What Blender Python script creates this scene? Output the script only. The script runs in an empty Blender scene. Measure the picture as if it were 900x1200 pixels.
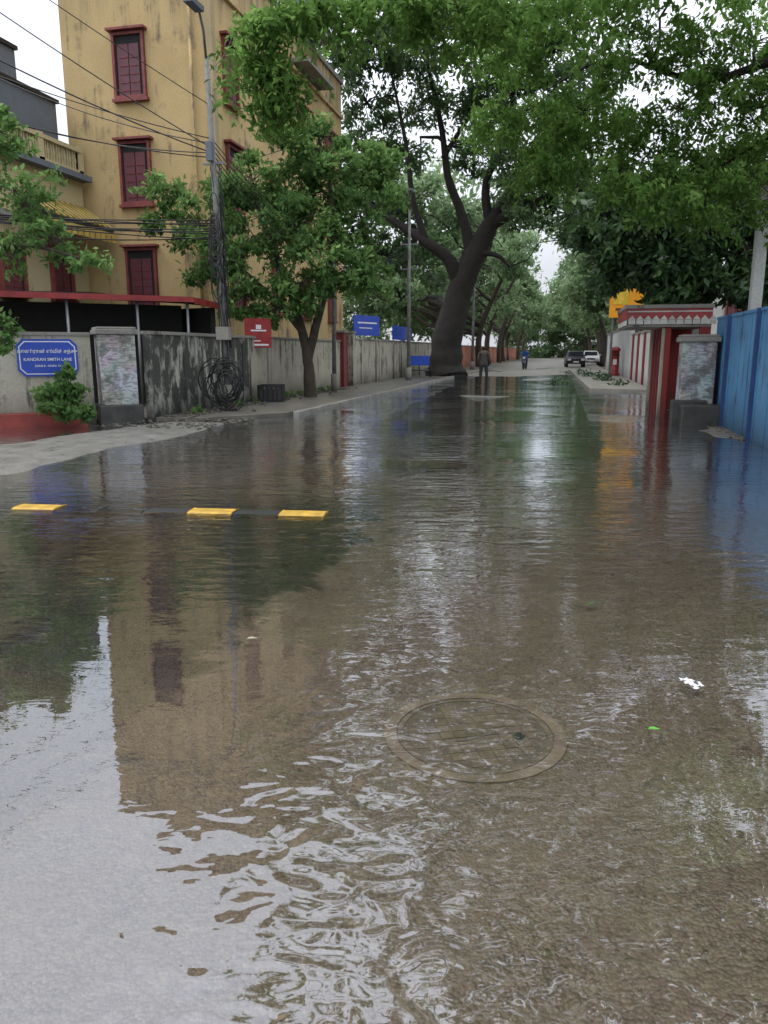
import bpy, bmesh, math, random
import numpy as np
from mathutils import Vector, Matrix
random.seed(7); rng=np.random.default_rng(7)
scene=bpy.context.scene
YAW=math.radians(13)
CS,SN=math.cos(YAW),math.sin(YAW)
def sv(lat,d,z):            # survey frame (turned 13 deg from the street axis) -> world (street runs along +Y)
    return (lat*CS-d*SN, lat*SN+d*CS, z)

# ------------------------------------------------------------------ node helpers
class G:
    def __init__(s,name):
        s.m=bpy.data.materials.new(name); s.m.use_nodes=True; s.nt=s.m.node_tree; s.nt.nodes.clear()
        s.out=s.nt.nodes.new('ShaderNodeOutputMaterial')
    def add(s,t,ins=None,**props):
        n=s.nt.nodes.new(t)
        for k,v in props.items(): setattr(n,k,v)
        for k,v in (ins or {}).items():
            if isinstance(v,bpy.types.NodeSocket): s.nt.links.new(v,n.inputs[k])
            else: n.inputs[k].default_value=v
        return n
    def pos(s,scale=(1,1,1)):
        g=s.add('ShaderNodeNewGeometry')
        return s.add('ShaderNodeMapping',{'Vector':g.outputs['Position'],'Scale':scale}).outputs[0]
    def noise(s,vec,scale,detail=4,rough=.55,dist=0):
        return s.add('ShaderNodeTexNoise',{'Vector':vec,'Scale':scale,'Detail':detail,'Roughness':rough,'Distortion':dist}).outputs[0]
    def ramp(s,fac,stops,interp='LINEAR'):
        r=s.add('ShaderNodeValToRGB',{'Fac':fac}); r.color_ramp.interpolation=interp
        e=r.color_ramp.elements
        while len(e)<len(stops): e.new(.5)
        for i,(p,c) in enumerate(stops):
            e[i].position=p
            if not hasattr(c,'__len__'): c=(c,c,c)
            e[i].color=(c[0],c[1],c[2],1)
        return r.outputs[0]
    def mix(s,f,a,b,mode='MIX'):
        def c(v): return v if isinstance(v,bpy.types.NodeSocket) else ((v[0],v[1],v[2],1) if hasattr(v,'__len__') else (v,v,v,1))
        return s.add('ShaderNodeMixRGB',{'Fac':f,'Color1':c(a),'Color2':c(b)},blend_type=mode).outputs[0]
    def math(s,op,a,b=0.0,c=0.0,clamp=False):
        n=s.add('ShaderNodeMath',operation=op,use_clamp=clamp)
        for i,v in enumerate((a,b,c)):
            if isinstance(v,bpy.types.NodeSocket): s.nt.links.new(v,n.inputs[i])
            else: n.inputs[i].default_value=v
        return n.outputs[0]
    def bump(s,h,strength=.5,dist=.01,normal=None):
        ins={'Height':h,'Strength':strength,'Distance':dist}
        if normal: ins['Normal']=normal
        return s.add('ShaderNodeBump',ins).outputs[0]
    def bsdf(s,col,rough=.7,normal=None,metal=0,spec=.5):
        ins={'Base Color':col if isinstance(col,bpy.types.NodeSocket) else (col[0],col[1],col[2],1),'Roughness':rough,'Metallic':metal,'Specular IOR Level':spec}
        if normal: ins['Normal']=normal
        b=s.add('ShaderNodeBsdfPrincipled',ins)
        return b.outputs[0]
    def done(s,sh):
        s.nt.links.new(sh,s.out.inputs[0]); return s.m

def simple(name,col,rough=.6,var=.25,scale=3,metal=0,bumpd=.003,spec=.5):
    g=G(name); p=g.pos()
    n=g.noise(p,scale,5); n2=g.noise(p,scale*11,2)
    d=tuple(c*(1-var) for c in col); l=tuple(min(1,c*(1+var)) for c in col)
    c=g.ramp(n,[(.3,d),(.7,l)])
    c=g.mix(.25,c,g.ramp(n2,[(.3,tuple(x*.6 for x in col)),(.7,col)]))
    return g.done(g.bsdf(c,rough,g.bump(n2,.5,bumpd),metal,spec))

def grimy(name,base,stain=(.02,.02,.018),amt=.5,base2=None,low=.0,streak=(2.2,2.2,.22),rough=.85,sc=1.0,topz=None):
    g=G(name); p=g.pos(); ps=g.pos(streak)
    b2=base2 or tuple(x*.75 for x in base)
    c=g.ramp(g.noise(p,.7*sc,5),[(.35,base),(.68,b2)])
    fine=g.noise(p,22,3)
    c=g.mix(.18,c,g.ramp(fine,[(.3,.0),(.7,base)]))
    st=g.noise(ps,1.6*sc,6,.65,.3)
    bl=g.noise(p,.9*sc,6,.68,.5)
    f=g.math('ADD',g.math('MULTIPLY',st,.55),g.math('MULTIPLY',bl,.45))
    t=.66-.28*amt
    f=g.ramp(f,[(t,0),(t+.09,1)])
    sep=g.add('ShaderNodeSeparateXYZ',{'Vector':g.add('ShaderNodeNewGeometry').outputs['Position']}).outputs[2]
    c=g.mix(g.math('MULTIPLY',f,.9),c,stain)
    lo=g.math('SUBTRACT',1.0,g.math('DIVIDE',sep,.75),clamp=True)
    lo=g.math('MULTIPLY',lo,g.math('ADD',bl,low),clamp=True)
    c=g.mix(lo,c,tuple(x*.8 for x in stain))
    if topz:
        tp=g.math('MULTIPLY',g.math('SUBTRACT',sep,topz-3.5,),.3,clamp=True)
        tp=g.math('MULTIPLY',tp,g.ramp(st,[(.4,0),(.62,1)]))
        c=g.mix(tp,c,stain)
    return g.done(g.bsdf(c,rough,g.bump(g.math('ADD',fine,bl),.5,.012)))

MAT={}
MAT['yellow']=grimy('ochre_plaster',(.55,.40,.19),(.11,.09,.065),.44,(.45,.33,.15),0,topz=14.6,sc=1.1,streak=(1.6,1.6,.12))
MAT['cream']=grimy('pale_cream_plaster',(.55,.46,.25),(.10,.09,.07),.25,(.48,.41,.25))
MAT['grey']=grimy('grey_plaster',(.16,.18,.21),(.04,.04,.045),.3,(.11,.125,.15))
MAT['whitewall']=grimy('stained_whitewash',(.47,.44,.35),(.025,.025,.022),.50,(.34,.32,.25),.2,sc=1.4)
MAT['blackwall']=grimy('mildewed_whitewash',(.46,.46,.39),(.010,.011,.010),.88,(.40,.40,.34),.5,sc=1.5,streak=(1.6,1.6,.5))
MAT['white']=grimy('white_paint_weathered',(.58,.58,.56),(.12,.11,.09),.25)
MAT['maroon']=simple('maroon_paint',(.17,.025,.025),.5)
MAT['red']=simple('red_paint',(.28,.03,.03),.45,.3)
MAT['frame']=simple('faded_red_frame',(.20,.045,.04),.6,.35,5)
MAT['shutter']=simple('dark_red_shutter',(.11,.03,.04),.5)
MAT['dark']=simple('dark_interior_painted_shade',(.012,.012,.012),.8)  # near-black colour stands in for shade inside openings and under the shed roof
MAT['conc']=grimy('weathered_concrete',(.26,.25,.22),(.04,.04,.035),.35,(.2,.19,.165))
MAT['wetstone']=simple('wet_dark_stone',(.045,.043,.038),.35,.5,4,bumpd=.02)
MAT['blue']=grimy('blue_painted_sheet',(.055,.19,.38),(.03,.06,.10),.46,(.09,.27,.46),.3,rough=.55,streak=(3,3,.3),sc=1.4)
MAT['orange']=simple('orange_yellow_paint',(.85,.36,.015),.5,.12)
MAT['metal']=simple('dull_steel',(.22,.23,.24),.45,metal=.6)
MAT['pole']=simple('weathered_pole_paint',(.16,.16,.155),.7,.4,4)
MAT['black']=simple('black_rubber',(.012,.012,.012),.5)
MAT['bark']=simple('tree_bark',(.06,.048,.036),.9,.5,5,bumpd=.04)
MAT['barkd']=simple('dark_wet_bark',(.018,.015,.012),.85,.55,3,bumpd=.08)
MAT['signblue']=simple('sign_blue_enamel',(.012,.06,.42),.3,.06)
MAT['signwhite']=simple('sign_white_enamel',(.72,.72,.72),.35,.05)
MAT['glass']=simple('dark_glass',(.02,.025,.03),.06,.1)
MAT['pink']=grimy('salmon_wall',(.45,.16,.09),(.05,.04,.03),.3,(.5,.22,.14))

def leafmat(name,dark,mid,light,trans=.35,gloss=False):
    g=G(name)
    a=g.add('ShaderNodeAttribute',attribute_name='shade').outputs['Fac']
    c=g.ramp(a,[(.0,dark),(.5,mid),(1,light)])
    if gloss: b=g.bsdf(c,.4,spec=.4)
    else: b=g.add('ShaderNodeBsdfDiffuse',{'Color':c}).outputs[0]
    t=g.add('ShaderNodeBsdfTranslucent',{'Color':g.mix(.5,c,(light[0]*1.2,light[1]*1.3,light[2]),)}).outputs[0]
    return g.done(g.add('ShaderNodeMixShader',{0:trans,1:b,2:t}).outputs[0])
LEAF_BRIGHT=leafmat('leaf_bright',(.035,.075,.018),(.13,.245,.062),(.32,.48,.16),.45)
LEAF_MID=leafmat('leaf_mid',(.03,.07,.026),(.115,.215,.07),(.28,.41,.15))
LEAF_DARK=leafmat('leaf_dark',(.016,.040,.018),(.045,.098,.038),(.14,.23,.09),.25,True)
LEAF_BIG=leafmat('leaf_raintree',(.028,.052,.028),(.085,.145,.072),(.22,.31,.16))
LEAF_FAR_HAZED=leafmat('leaf_far_painted_haze',(.07,.115,.06),(.175,.26,.135),(.36,.46,.28))  # lighter, paler greens: distance haze painted into the leaf colour

# ------------------------------------------------------------------ mesh helpers
def link(o,parent=None):
    scene.collection.objects.link(o)
    if parent: o.parent=parent
    return o
def empty(name,loc=(0,0,0),rotz=0):
    e=bpy.data.objects.new(name,None); e.location=loc; e.rotation_euler[2]=rotz; e.empty_display_size=.3
    return link(e)
class MB:
    def __init__(s): s.v=[];s.f=[];s.mi=[];s.mats=[];s.sm=[]
    def mat(s,m):
        if m not in s.mats: s.mats.append(m)
        return s.mats.index(m)
    def box(s,x0,x1,y0,y1,z0,z1,m):
        if x0>x1:x0,x1=x1,x0
        if y0>y1:y0,y1=y1,y0
        b=len(s.v); i=s.mat(m)
        s.v+=[(x0,y0,z0),(x1,y0,z0),(x1,y1,z0),(x0,y1,z0),(x0,y0,z1),(x1,y0,z1),(x1,y1,z1),(x0,y1,z1)]
        for q in ((3,2,1,0),(4,5,6,7),(0,1,5,4),(1,2,6,5),(2,3,7,6),(3,0,4,7)):
            s.f.append(tuple(b+k for k in q)); s.mi.append(i); s.sm.append(False)
    def prism(s,pts,z0,z1,m):
        b=len(s.v); n=len(pts); i=s.mat(m)
        zz0=z0 if hasattr(z0,'__len__') else [z0]*n; zz1=z1 if hasattr(z1,'__len__') else [z1]*n
        s.v+=[(p[0],p[1],zz0[k]) for k,p in enumerate(pts)]+[(p[0],p[1],zz1[k]) for k,p in enumerate(pts)]
        s.f.append(tuple(b+k for k in range(n))[::-1]); s.f.append(tuple(b+n+k for k in range(n)))
        s.mi+=[i,i]; s.sm+=[False,False]
        for k in range(n):
            s.f.append((b+k,b+(k+1)%n,b+n+(k+1)%n,b+n+k)); s.mi.append(i); s.sm.append(False)
    def tube(s,pts,rad,m,sides=6,cap=True):
        pts=[Vector(p) for p in pts]; n=len(pts); i=s.mat(m)
        if not hasattr(rad,'__len__'): rad=[rad]*n
        b=len(s.v); up=None
        for k,p in enumerate(pts):
            d=(pts[min(k+1,n-1)]-pts[max(k-1,0)])
            if d.length<1e-6: d=Vector((0,0,1))
            d.normalize()
            if up is None:
                up=d.orthogonal().normalized()
            up=(up-d*up.dot(d))
            if up.length<1e-5: up=d.orthogonal()
            up.normalize(); w=d.cross(up)
            for a in range(sides):
                t=2*math.pi*a/sides
                q=p+(up*math.cos(t)+w*math.sin(t))*rad[k]
                s.v.append((q.x,q.y,q.z))
        for k in range(n-1):
            for a in range(sides):
                s.f.append((b+k*sides+a,b+k*sides+(a+1)%sides,b+(k+1)*sides+(a+1)%sides,b+(k+1)*sides+a)); s.mi.append(i); s.sm.append(True)
        if cap:
            s.f.append(tuple(b+a for a in range(sides))[::-1]); s.f.append(tuple(b+(n-1)*sides+a for a in range(sides))); s.mi+=[i,i]; s.sm+=[False,False]
    def quad(s,a,b_,c,d,m):
        b=len(s.v); s.v+=[a,b_,c,d]; s.f.append((b,b+1,b+2,b+3)); s.mi.append(s.mat(m)); s.sm.append(False)
    def obj(s,name,parent=None,bevel=0,loc=(0,0,0),rotz=0):
        me=bpy.data.meshes.new(name); me.from_pydata(s.v,[],s.f)
        for m in s.mats: me.materials.append(m)
        me.polygons.foreach_set('material_index',s.mi); me.polygons.foreach_set('use_smooth',s.sm); me.update()
        o=bpy.data.objects.new(name,me); o.location=loc; o.rotation_euler[2]=rotz
        link(o,parent)
        if bevel:
            md=o.modifiers.new('b','BEVEL'); md.width=bevel; md.segments=2; md.limit_method='ANGLE'
        return o

def leafmesh(name,P,size,shade,mat,parent,droop=.3,wid=.42):
    n=len(P); P=np.asarray(P)
    t=rng.normal(size=(n,3)); t[:,2]-=droop; t/=np.linalg.norm(t,axis=1)[:,None]
    nn=rng.normal(size=(n,3)); nn[:,2]+=1.0; s=np.cross(t,nn); s/=np.linalg.norm(s,axis=1)[:,None]+1e-9
    L=(size*rng.uniform(.6,1.35,n))[:,None]
    nrm=np.cross(s,t)
    v=np.empty((n,4,3)); v[:,0]=P; v[:,1]=P+t*L*.45+s*L*wid*.5+nrm*L*.07; v[:,2]=P+t*L; v[:,3]=P+t*L*.5-s*L*wid*.5+nrm*L*.07
    me=bpy.data.meshes.new(name)
    me.vertices.add(n*4); me.vertices.foreach_set('co',v.reshape(-1).astype(np.float32))
    me.loops.add(n*4); me.loops.foreach_set('vertex_index',np.arange(n*4,dtype=np.int32))
    me.polygons.add(n); me.polygons.foreach_set('loop_start',np.arange(0,n*4,4,dtype=np.int32)); 
    me.update(calc_edges=True)
    at=me.attributes.new('shade','FLOAT','POINT'); at.data.foreach_set('value',np.repeat(shade,4).astype(np.float32))
    me.materials.append(mat)
    o=bpy.data.objects.new(name,me); link(o,parent); return o

def crown_points(blobs,dens,leaf,sub=14,flat=.75,spray=False,tight=1.0):
    P=[];S=[];C=[]
    for (x,y,z,r,*q) in blobs:
        k=q[0] if q else 1.0
        n=int(dens*k)
        ns=max(4,int(sub))
        d=rng.normal(size=(ns,3)); d/=np.linalg.norm(d,axis=1)[:,None]
        rr=r*rng.uniform(.25,1.08,ns)[:,None]**.6
        sc=d*rr; sc[:,2]*=flat; sc+=np.array([x,y,z])
        w=rng.uniform(.25,1.4,ns); w/=w.sum()
        blobsh=rng.uniform(-.14,.14)
        for c,ww in zip(sc,w):
            m=int(n*ww); 
            if m<2: continue
            sr=r*rng.uniform(.2,.42)*tight
            if spray:   # drooping sprigs: leaflets strung along short arching stems
                ns2=max(2,m//26); pts=[]
                for q2 in range(ns2):
                    o0=c+rng.normal(size=3)*sr*np.array([.5,.5,.3]); dd=rng.normal(size=3); dd[2]=-abs(dd[2])*.5; dd/=np.linalg.norm(dd)
                    L0=rng.uniform(.3,.65); tt=rng.uniform(0,1,26)[:,None]
                    pts.append(o0+dd*L0*tt+np.array([0,0,-1])*L0*.45*tt*tt+rng.normal(size=(26,3))*.035)
                pts=np.concatenate(pts); m=len(pts)
            else:
                pts=rng.normal(size=(m,3))*sr*np.array([.62,.62,.38])+c
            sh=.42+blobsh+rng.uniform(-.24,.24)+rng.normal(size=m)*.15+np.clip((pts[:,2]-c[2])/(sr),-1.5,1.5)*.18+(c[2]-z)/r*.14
            P.append(pts);S.append(sh);C.append((c,(x,y,z)))
    return np.concatenate(P),np.clip(np.concatenate(S),0,1),C

def jitterline(a,b,n,amt):
    a=Vector(a);b=Vector(b);L=(b-a).length; out=[a]
    for i in range(1,n):
        out.append(a.lerp(b,i/n)+Vector([random.uniform(-1,1)*amt*L for _ in range(3)])+Vector((0,0,.10*L*math.sin(math.pi*i/n))))
    out.append(b); return out
def smoothline(pts,rads,k=4):
    P=[Vector(p) for p in pts]; out=[];ro=[]
    for i in range(len(P)-1):
        p0=P[max(i-1,0)];p1=P[i];p2=P[i+1];p3=P[min(i+2,len(P)-1)]
        for j in range(k):
            t=j/k
            q=.5*((2*p1)+(-p0+p2)*t+(2*p0-5*p1+4*p2-p3)*t*t+(-p0+3*p1-3*p2+p3)*t**3)
            out.append(q); ro.append(rads[i]*(1-t)+rads[i+1]*t)
    out.append(P[-1]);ro.append(rads[-1]); return out,ro
def tree(name,limbs,blobs,dens,leaf,lm,bark,sub=14,twigr=.02,droop=.3,wid=.42,conn=True,flat=.75,spray=False,tight=1.0):
    root=empty(name)
    mb=MB(); nodes=[]
    for pts,rads in limbs:
        p,r=smoothline(pts,rads,5)
        p=[q+Vector((random.uniform(-1,1)*rr*.08,random.uniform(-1,1)*rr*.08,0)) for q,rr in zip(p,r)]
        r=[rr*random.uniform(.97,1.04) for rr in r]
        mb.tube(p,r,bark,14)
        nodes+=list(zip(p[len(p)//4:],r[len(p)//4:]))
    P,S,C=crown_points(blobs,dens,leaf,sub,flat,spray,tight)
    if conn and nodes:
        for bl in blobs:
            c=Vector(bl[:3]); q,r=min(nodes,key=lambda n:(n[0]-c).length+max(0,(n[0].z-c.z))*1.0)
            ln=jitterline(q,c,6,.06); r0=min(r*.7,twigr*4+.012*(c-q).length)
            mb.tube(ln,[r0*(1-.75*i/6) for i in range(7)],bark,6)
        for c,b in C:
            ln=jitterline(b,c,3,.09)
            mb.tube(ln,[twigr*1.3,twigr,twigr*.8,twigr*.4],bark,4,False)
    if mb.v: mb.obj('trunk_and_branches',root)
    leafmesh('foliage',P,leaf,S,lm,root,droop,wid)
    return root

# ------------------------------------------------------------------ world, sun, camera
w=bpy.data.worlds.new('World'); scene.world=w; w.use_nodes=True; nt=w.node_tree; nt.nodes.clear()
def wn(t,ins=None,**pr):
    n=nt.nodes.new(t)
    for k,v in pr.items(): setattr(n,k,v)
    for k,v in (ins or {}).items():
        if isinstance(v,bpy.types.NodeSocket): nt.links.new(v,n.inputs[k])
        else: n.inputs[k].default_value=v
    return n
sky=wn('ShaderNodeTexSky'); sky.sky_type='NISHITA'; sky.sun_disc=False
SE,SR=math.radians(58),math.radians(-60)
sky.sun_elevation=SE; sky.sun_rotation=SR
hs=wn('ShaderNodeHueSaturation',{'Saturation':.35,'Value':1.1,'Color':sky.outputs[0]})
tc=wn('ShaderNodeTexCoord'); mp=wn('ShaderNodeMapping',{'Vector':tc.outputs['Generated'],'Scale':(1,1,2.2)})
no=wn('ShaderNodeTexNoise',{'Vector':mp.outputs[0],'Scale':2.2,'Detail':5,'Roughness':.55,'Distortion':.3})
sx=wn('ShaderNodeSeparateXYZ',{'Vector':tc.outputs['Generated']})
zr=wn('ShaderNodeMapRange',{'Value':sx.outputs[2],'From Min':0.0,'From Max':.9,'To Min':5.2,'To Max':19.0})
cr=wn('ShaderNodeMapRange',{'Value':no.outputs[0],'From Min':.3,'From Max':.7,'To Min':.78,'To Max':1.12})
mu=wn('ShaderNodeMath',{0:zr.outputs[0],1:cr.outputs[0]},operation='MULTIPLY')
tint=wn('ShaderNodeVectorMath',{0:(.93,.97,1.06),'Scale':mu.outputs[0]},operation='SCALE')
mx=wn('ShaderNodeMixRGB',{'Fac':.88,'Color1':hs.outputs[0],'Color2':tint.outputs[0]})
bg=wn('ShaderNodeBackground',{'Color':mx.outputs[0],'Strength':.15})
wo=wn('ShaderNodeOutputWorld'); nt.links.new(bg.outputs[0],wo.inputs[0])
sd=bpy.data.lights.new('sun','SUN'); sd.energy=1.1; sd.angle=math.radians(20); sd.color=(1,.97,.93)
so=bpy.data.objects.new('sun',sd); link(so)
dirv=Vector((math.sin(-SR)*-1*math.cos(SE),math.cos(SR)*math.cos(SE)*-1,math.sin(SE)))
so.rotation_euler=dirv.to_track_quat('Z','Y').to_euler()
sky.sun_rotation=math.atan2(dirv.x,dirv.y)
cd=bpy.data.cameras.new('camera'); cam=bpy.data.objects.new('camera',cd); link(cam)
cam.location=(0,0,1.5); cam.rotation_euler=(math.radians(90-11.86),0,YAW)
cd.sensor_fit='VERTICAL'; cd.sensor_height=24; cd.lens=18.0; cd.clip_start=.05; cd.clip_end=3000
scene.camera=cam
scene.view_settings.view_transform='Standard'; scene.view_settings.look='None'; scene.view_settings.exposure=0

# ------------------------------------------------------------------ terrain / road / water
def sst(x): x=np.clip(x,0,1); return x*x*(3-2*x)
def wnoise(X,Y,s,seed=0):
    r=np.random.default_rng(seed); o=0
    for i in range(7):
        a=r.uniform(0,6.28); k=s*r.uniform(.6,2.2); o=o+np.sin((X*math.cos(a)+Y*math.sin(a))*k+r.uniform(0,6.28)+1.3*np.sin((X*math.sin(a)-Y*math.cos(a))*k*.7+r.uniform(0,6)))
    return o/4.0
def height(X,Y):
    h=-.036+.0035*wnoise(X,Y,1.6,1)+.0015*wnoise(X,Y,7,2)
    e=wnoise(X,Y,2.0,3)*.22
    st=sst((-6.45+e-X)/.55)*sst((15.5-Y)/.6)
    h=h+st*.062
    back=sst((-8.5-(12-Y)*.18+e-X)/.4)
    h=h-st*back*.035
    n6=wnoise(X,Y,6,5); n9=wnoise(X,Y,17,12)
    lat=X*CS+Y*SN; D=-X*SN+Y*CS
    g2=sst((lat-.55+.12*n6)/.4)*sst((2.7-D+.1*n6)/.9)
    h=h+.033*g2+.002*n6*sst((X+.2)/.5)*sst((5-Y)/2)
    h=np.where((D<5)&(lat>0),np.minimum(h,-.0035)+g2*.0035*np.clip(n9-.1,-1,1.2),h)
    h=h+.045*sst((X-2.35+.2*wnoise(X,Y,3,6))/.5)*sst((Y-13)/2)
    h=h+.046*sst((Y-36+5*wnoise(X,Y,.35,7))/16)+.012*wnoise(X,Y*.4,1.1,8)*sst((Y-26)/12)
    h=h+.05*np.exp(-((X+2.6)/1.3)**2-((Y-26+.4*wnoise(X,Y,1.5,4))/1.2)**2)*(1+.4*wnoise(X,Y,2.5,9))
    return h
xs=np.concatenate([np.linspace(-60,-13,24),np.arange(-12.8,-1,.12),np.arange(-1,1.6,.03),np.arange(1.6,3.12,.12),[3.14]])
ys=np.concatenate([np.linspace(-12,-.6,20),np.arange(-.5,4.5,.03),np.arange(4.5,30,.12),np.arange(30,80,.5),np.linspace(80,420,40)])
X,Y=np.meshgrid(xs,ys); Z=height(X,Y)
def gridmesh(name,X,Y,Z,mat):
    ny,nx=X.shape; v=np.stack([X,Y,Z],-1).reshape(-1,3)
    i=np.arange(ny*nx).reshape(ny,nx); f=np.stack([i[:-1,:-1],i[:-1,1:],i[1:,1:],i[1:,:-1]],-1).reshape(-1,4)
    me=bpy.data.meshes.new(name); me.vertices.add(len(v)); me.vertices.foreach_set('co',v.reshape(-1))
    me.loops.add(f.size); me.loops.foreach_set('vertex_index',f.reshape(-1).astype(np.int32))
    me.polygons.add(len(f)); me.polygons.foreach_set('loop_start',np.arange(0,f.size,4,dtype=np.int32))
    me.update(calc_edges=True); me.polygons.foreach_set('use_smooth',[True]*len(f)); me.materials.append(mat)
    o=bpy.data.objects.new(name,me); return link(o)
g=G('silted_wet_road'); p=g.pos(); sep=g.add('ShaderNodeSeparateXYZ',{'Vector':p}); px,py=sep.outputs[0],sep.outputs[1]
big=g.noise(p,.55,4,.55,.4); med=g.noise(p,3.2,5,.65,.4); fin=g.noise(p,45,3,.7)
silt=g.ramp(big,[(.3,(.20,.158,.122)),(.5,(.25,.205,.162)),(.72,(.17,.143,.118))])
silt=g.mix(.5,silt,g.ramp(med,[(.3,(.13,.103,.08)),(.68,(.28,.235,.185))]))
vor=g.add('ShaderNodeTexVoronoi',{'Vector':p,'Scale':80.0}); vd=vor.outputs['Distance']
stone=g.ramp(g.add('ShaderNodeSeparateColor',{0:vor.outputs['Color']}).outputs[0],[(0,(.020,.020,.020)),(.4,(.11,.095,.08)),(1,(.38,.34,.29))])
agg=g.ramp(g.noise(p,5.5,3,.7),[(.44,.10),(.66,.55)])
rb=g.math('MULTIPLY',g.math('ADD',px,.0),.9,clamp=True)
agg=g.math('ADD',agg,g.math('MULTIPLY',rb,.4),clamp=True)
silt=g.mix(agg,silt,stone)
silt=g.mix(.30,silt,g.ramp(fin,[(.35,(.05,.042,.035)),(.65,(.36,.30,.24))]))
asph=g.mix(g.ramp(med,[(.42,0),(.72,.45)]),(.016,.022,.018),(.065,.062,.046))
asph=g.mix(.2,asph,stone)
edge=g.math('ADD',g.math('MULTIPLY',g.math('SUBTRACT',g.noise(p,1.3,5,.65,.6),.5),1.9),-1.62)
k1=g.math('MULTIPLY',g.math('SUBTRACT',edge,px),10,clamp=True)
k2=g.math('MULTIPLY',g.math('SUBTRACT',8.8,g.math('ADD',py,g.math('MULTIPLY',big,1.5))),.9,clamp=True)
k6=g.math('MULTIPLY',g.math('SUBTRACT',g.math('ADD',py,g.math('MULTIPLY',med,.8)),3.1),1.8,clamp=True)
k3=g.math('MULTIPLY',g.math('ADD',px,6.6),1.5,clamp=True)
k2=g.math('MULTIPLY',k2,g.math('ADD',g.math('MULTIPLY',k6,.65),.35))
col=g.mix(g.math('MULTIPLY',g.math('MULTIPLY',k1,k2),k3),silt,asph)
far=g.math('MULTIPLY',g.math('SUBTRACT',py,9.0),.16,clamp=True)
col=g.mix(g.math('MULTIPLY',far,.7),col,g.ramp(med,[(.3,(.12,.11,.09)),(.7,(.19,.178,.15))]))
k4=g.math('MULTIPLY',g.math('SUBTRACT',-6.35,px),2.2,clamp=True)
conc=g.mix(.3,g.ramp(med,[(.3,(.10,.097,.085)),(.7,(.21,.205,.185))]),stone)
col=g.mix(k4,col,conc)
k5=g.math('MULTIPLY',g.math('SUBTRACT',-9.2,px),1.2,clamp=True)
col=g.mix(k5,col,g.ramp(med,[(.3,(.10,.05,.035)),(.7,(.17,.10,.075))]))
rgh=g.ramp(med,[(.3,.22),(.7,.6)])
hb=g.math('ADD',g.math('MULTIPLY',vd,-1.0),g.math('MULTIPLY',fin,.6))
ROAD=g.done(g.bsdf(col,rgh,g.bump(hb,.8,.011)))
gridmesh('road',X,Y,Z,ROAD)
gnd=MB(); gnd.quad((-1500,-800,-.13),(1500,-800,-.13),(1500,2500,-.13),(-1500,2500,-.13),simple('damp_earth',(.09,.08,.055),.9)); gnd.obj('ground')
# water
g=G('shallow_flood_water'); pp=g.pos(); s=g.add('ShaderNodeSeparateXYZ',{'Vector':pp}); px,py=s.outputs[0],s.outputs[1]
rot=g.add('ShaderNodeMapping',{'Vector':pp,'Rotation':(0,0,math.radians(-13))}).outputs[0]
def scaled(sc): return g.add('ShaderNodeMapping',{'Vector':rot,'Scale':sc}).outputs[0]
rip=g.noise(scaled((1,2.5,1)),3.4,3,.5,.5)
swell=g.noise(scaled((1,2.8,1)),1.3,1,.5,.3)
fine=g.noise(scaled((1,1.9,1)),12,1,.5,.5)
calm=g.ramp(g.noise(pp,.45,1,.5,.4),[(.36,.18),(.60,1)])
farm=g.math('MULTIPLY',g.math('SUBTRACT',py,3.0),.25,clamp=True)
dx=g.math('DIVIDE',g.math('ADD',px,.34),.60); dy=g.math('DIVIDE',g.math('SUBTRACT',py,1.95),1.4)
r2=g.math('ADD',g.math('MULTIPLY',dx,dx),g.math('MULTIPLY',dy,dy))
near=g.math('SUBTRACT',1.0,g.math('MULTIPLY',r2,.5),clamp=True)
wl=g.noise(scaled((1,1.35,1)),5.2,1.0,.4,.8)
wl2=g.noise(scaled((1,1.3,1)),11,.5,.4,.6)
amp=g.math('ADD',g.math('MULTIPLY',calm,farm),.06)
H=g.math('ADD',g.math('MULTIPLY',swell,.8),g.math('ADD',g.math('MULTIPLY',rip,.85),g.math('MULTIPLY',fine,.17)))
H=g.math('MULTIPLY',H,amp)
H=g.math('ADD',H,g.math('MULTIPLY',g.math('ADD',g.math('MULTIPLY',wl,1.25),g.math('MULTIPLY',wl2,.28)),near))
nrm=g.bump(H,1.0,.016)
fr=g.add('ShaderNodeFresnel',{'IOR':1.36,'Normal':nrm}).outputs[0]
fr=g.math('ADD',g.math('MULTIPLY',fr,1.35),.12,clamp=True)
gl=g.add('ShaderNodeBsdfGlossy',{'Color':(.90,.94,1,1),'Roughness':.006,'Normal':nrm}).outputs[0]
tr=g.add('ShaderNodeBsdfTransparent',{'Color':(.85,.82,.77,1)}).outputs[0]
WATER=g.done(g.add('ShaderNodeMixShader',{0:fr,1:tr,2:gl}).outputs[0])
wm=MB(); wm.quad((-60,-12,0),(3.14,-12,0),(3.14,74,0),(-60,74,0),WATER); wm.obj('water')

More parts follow.
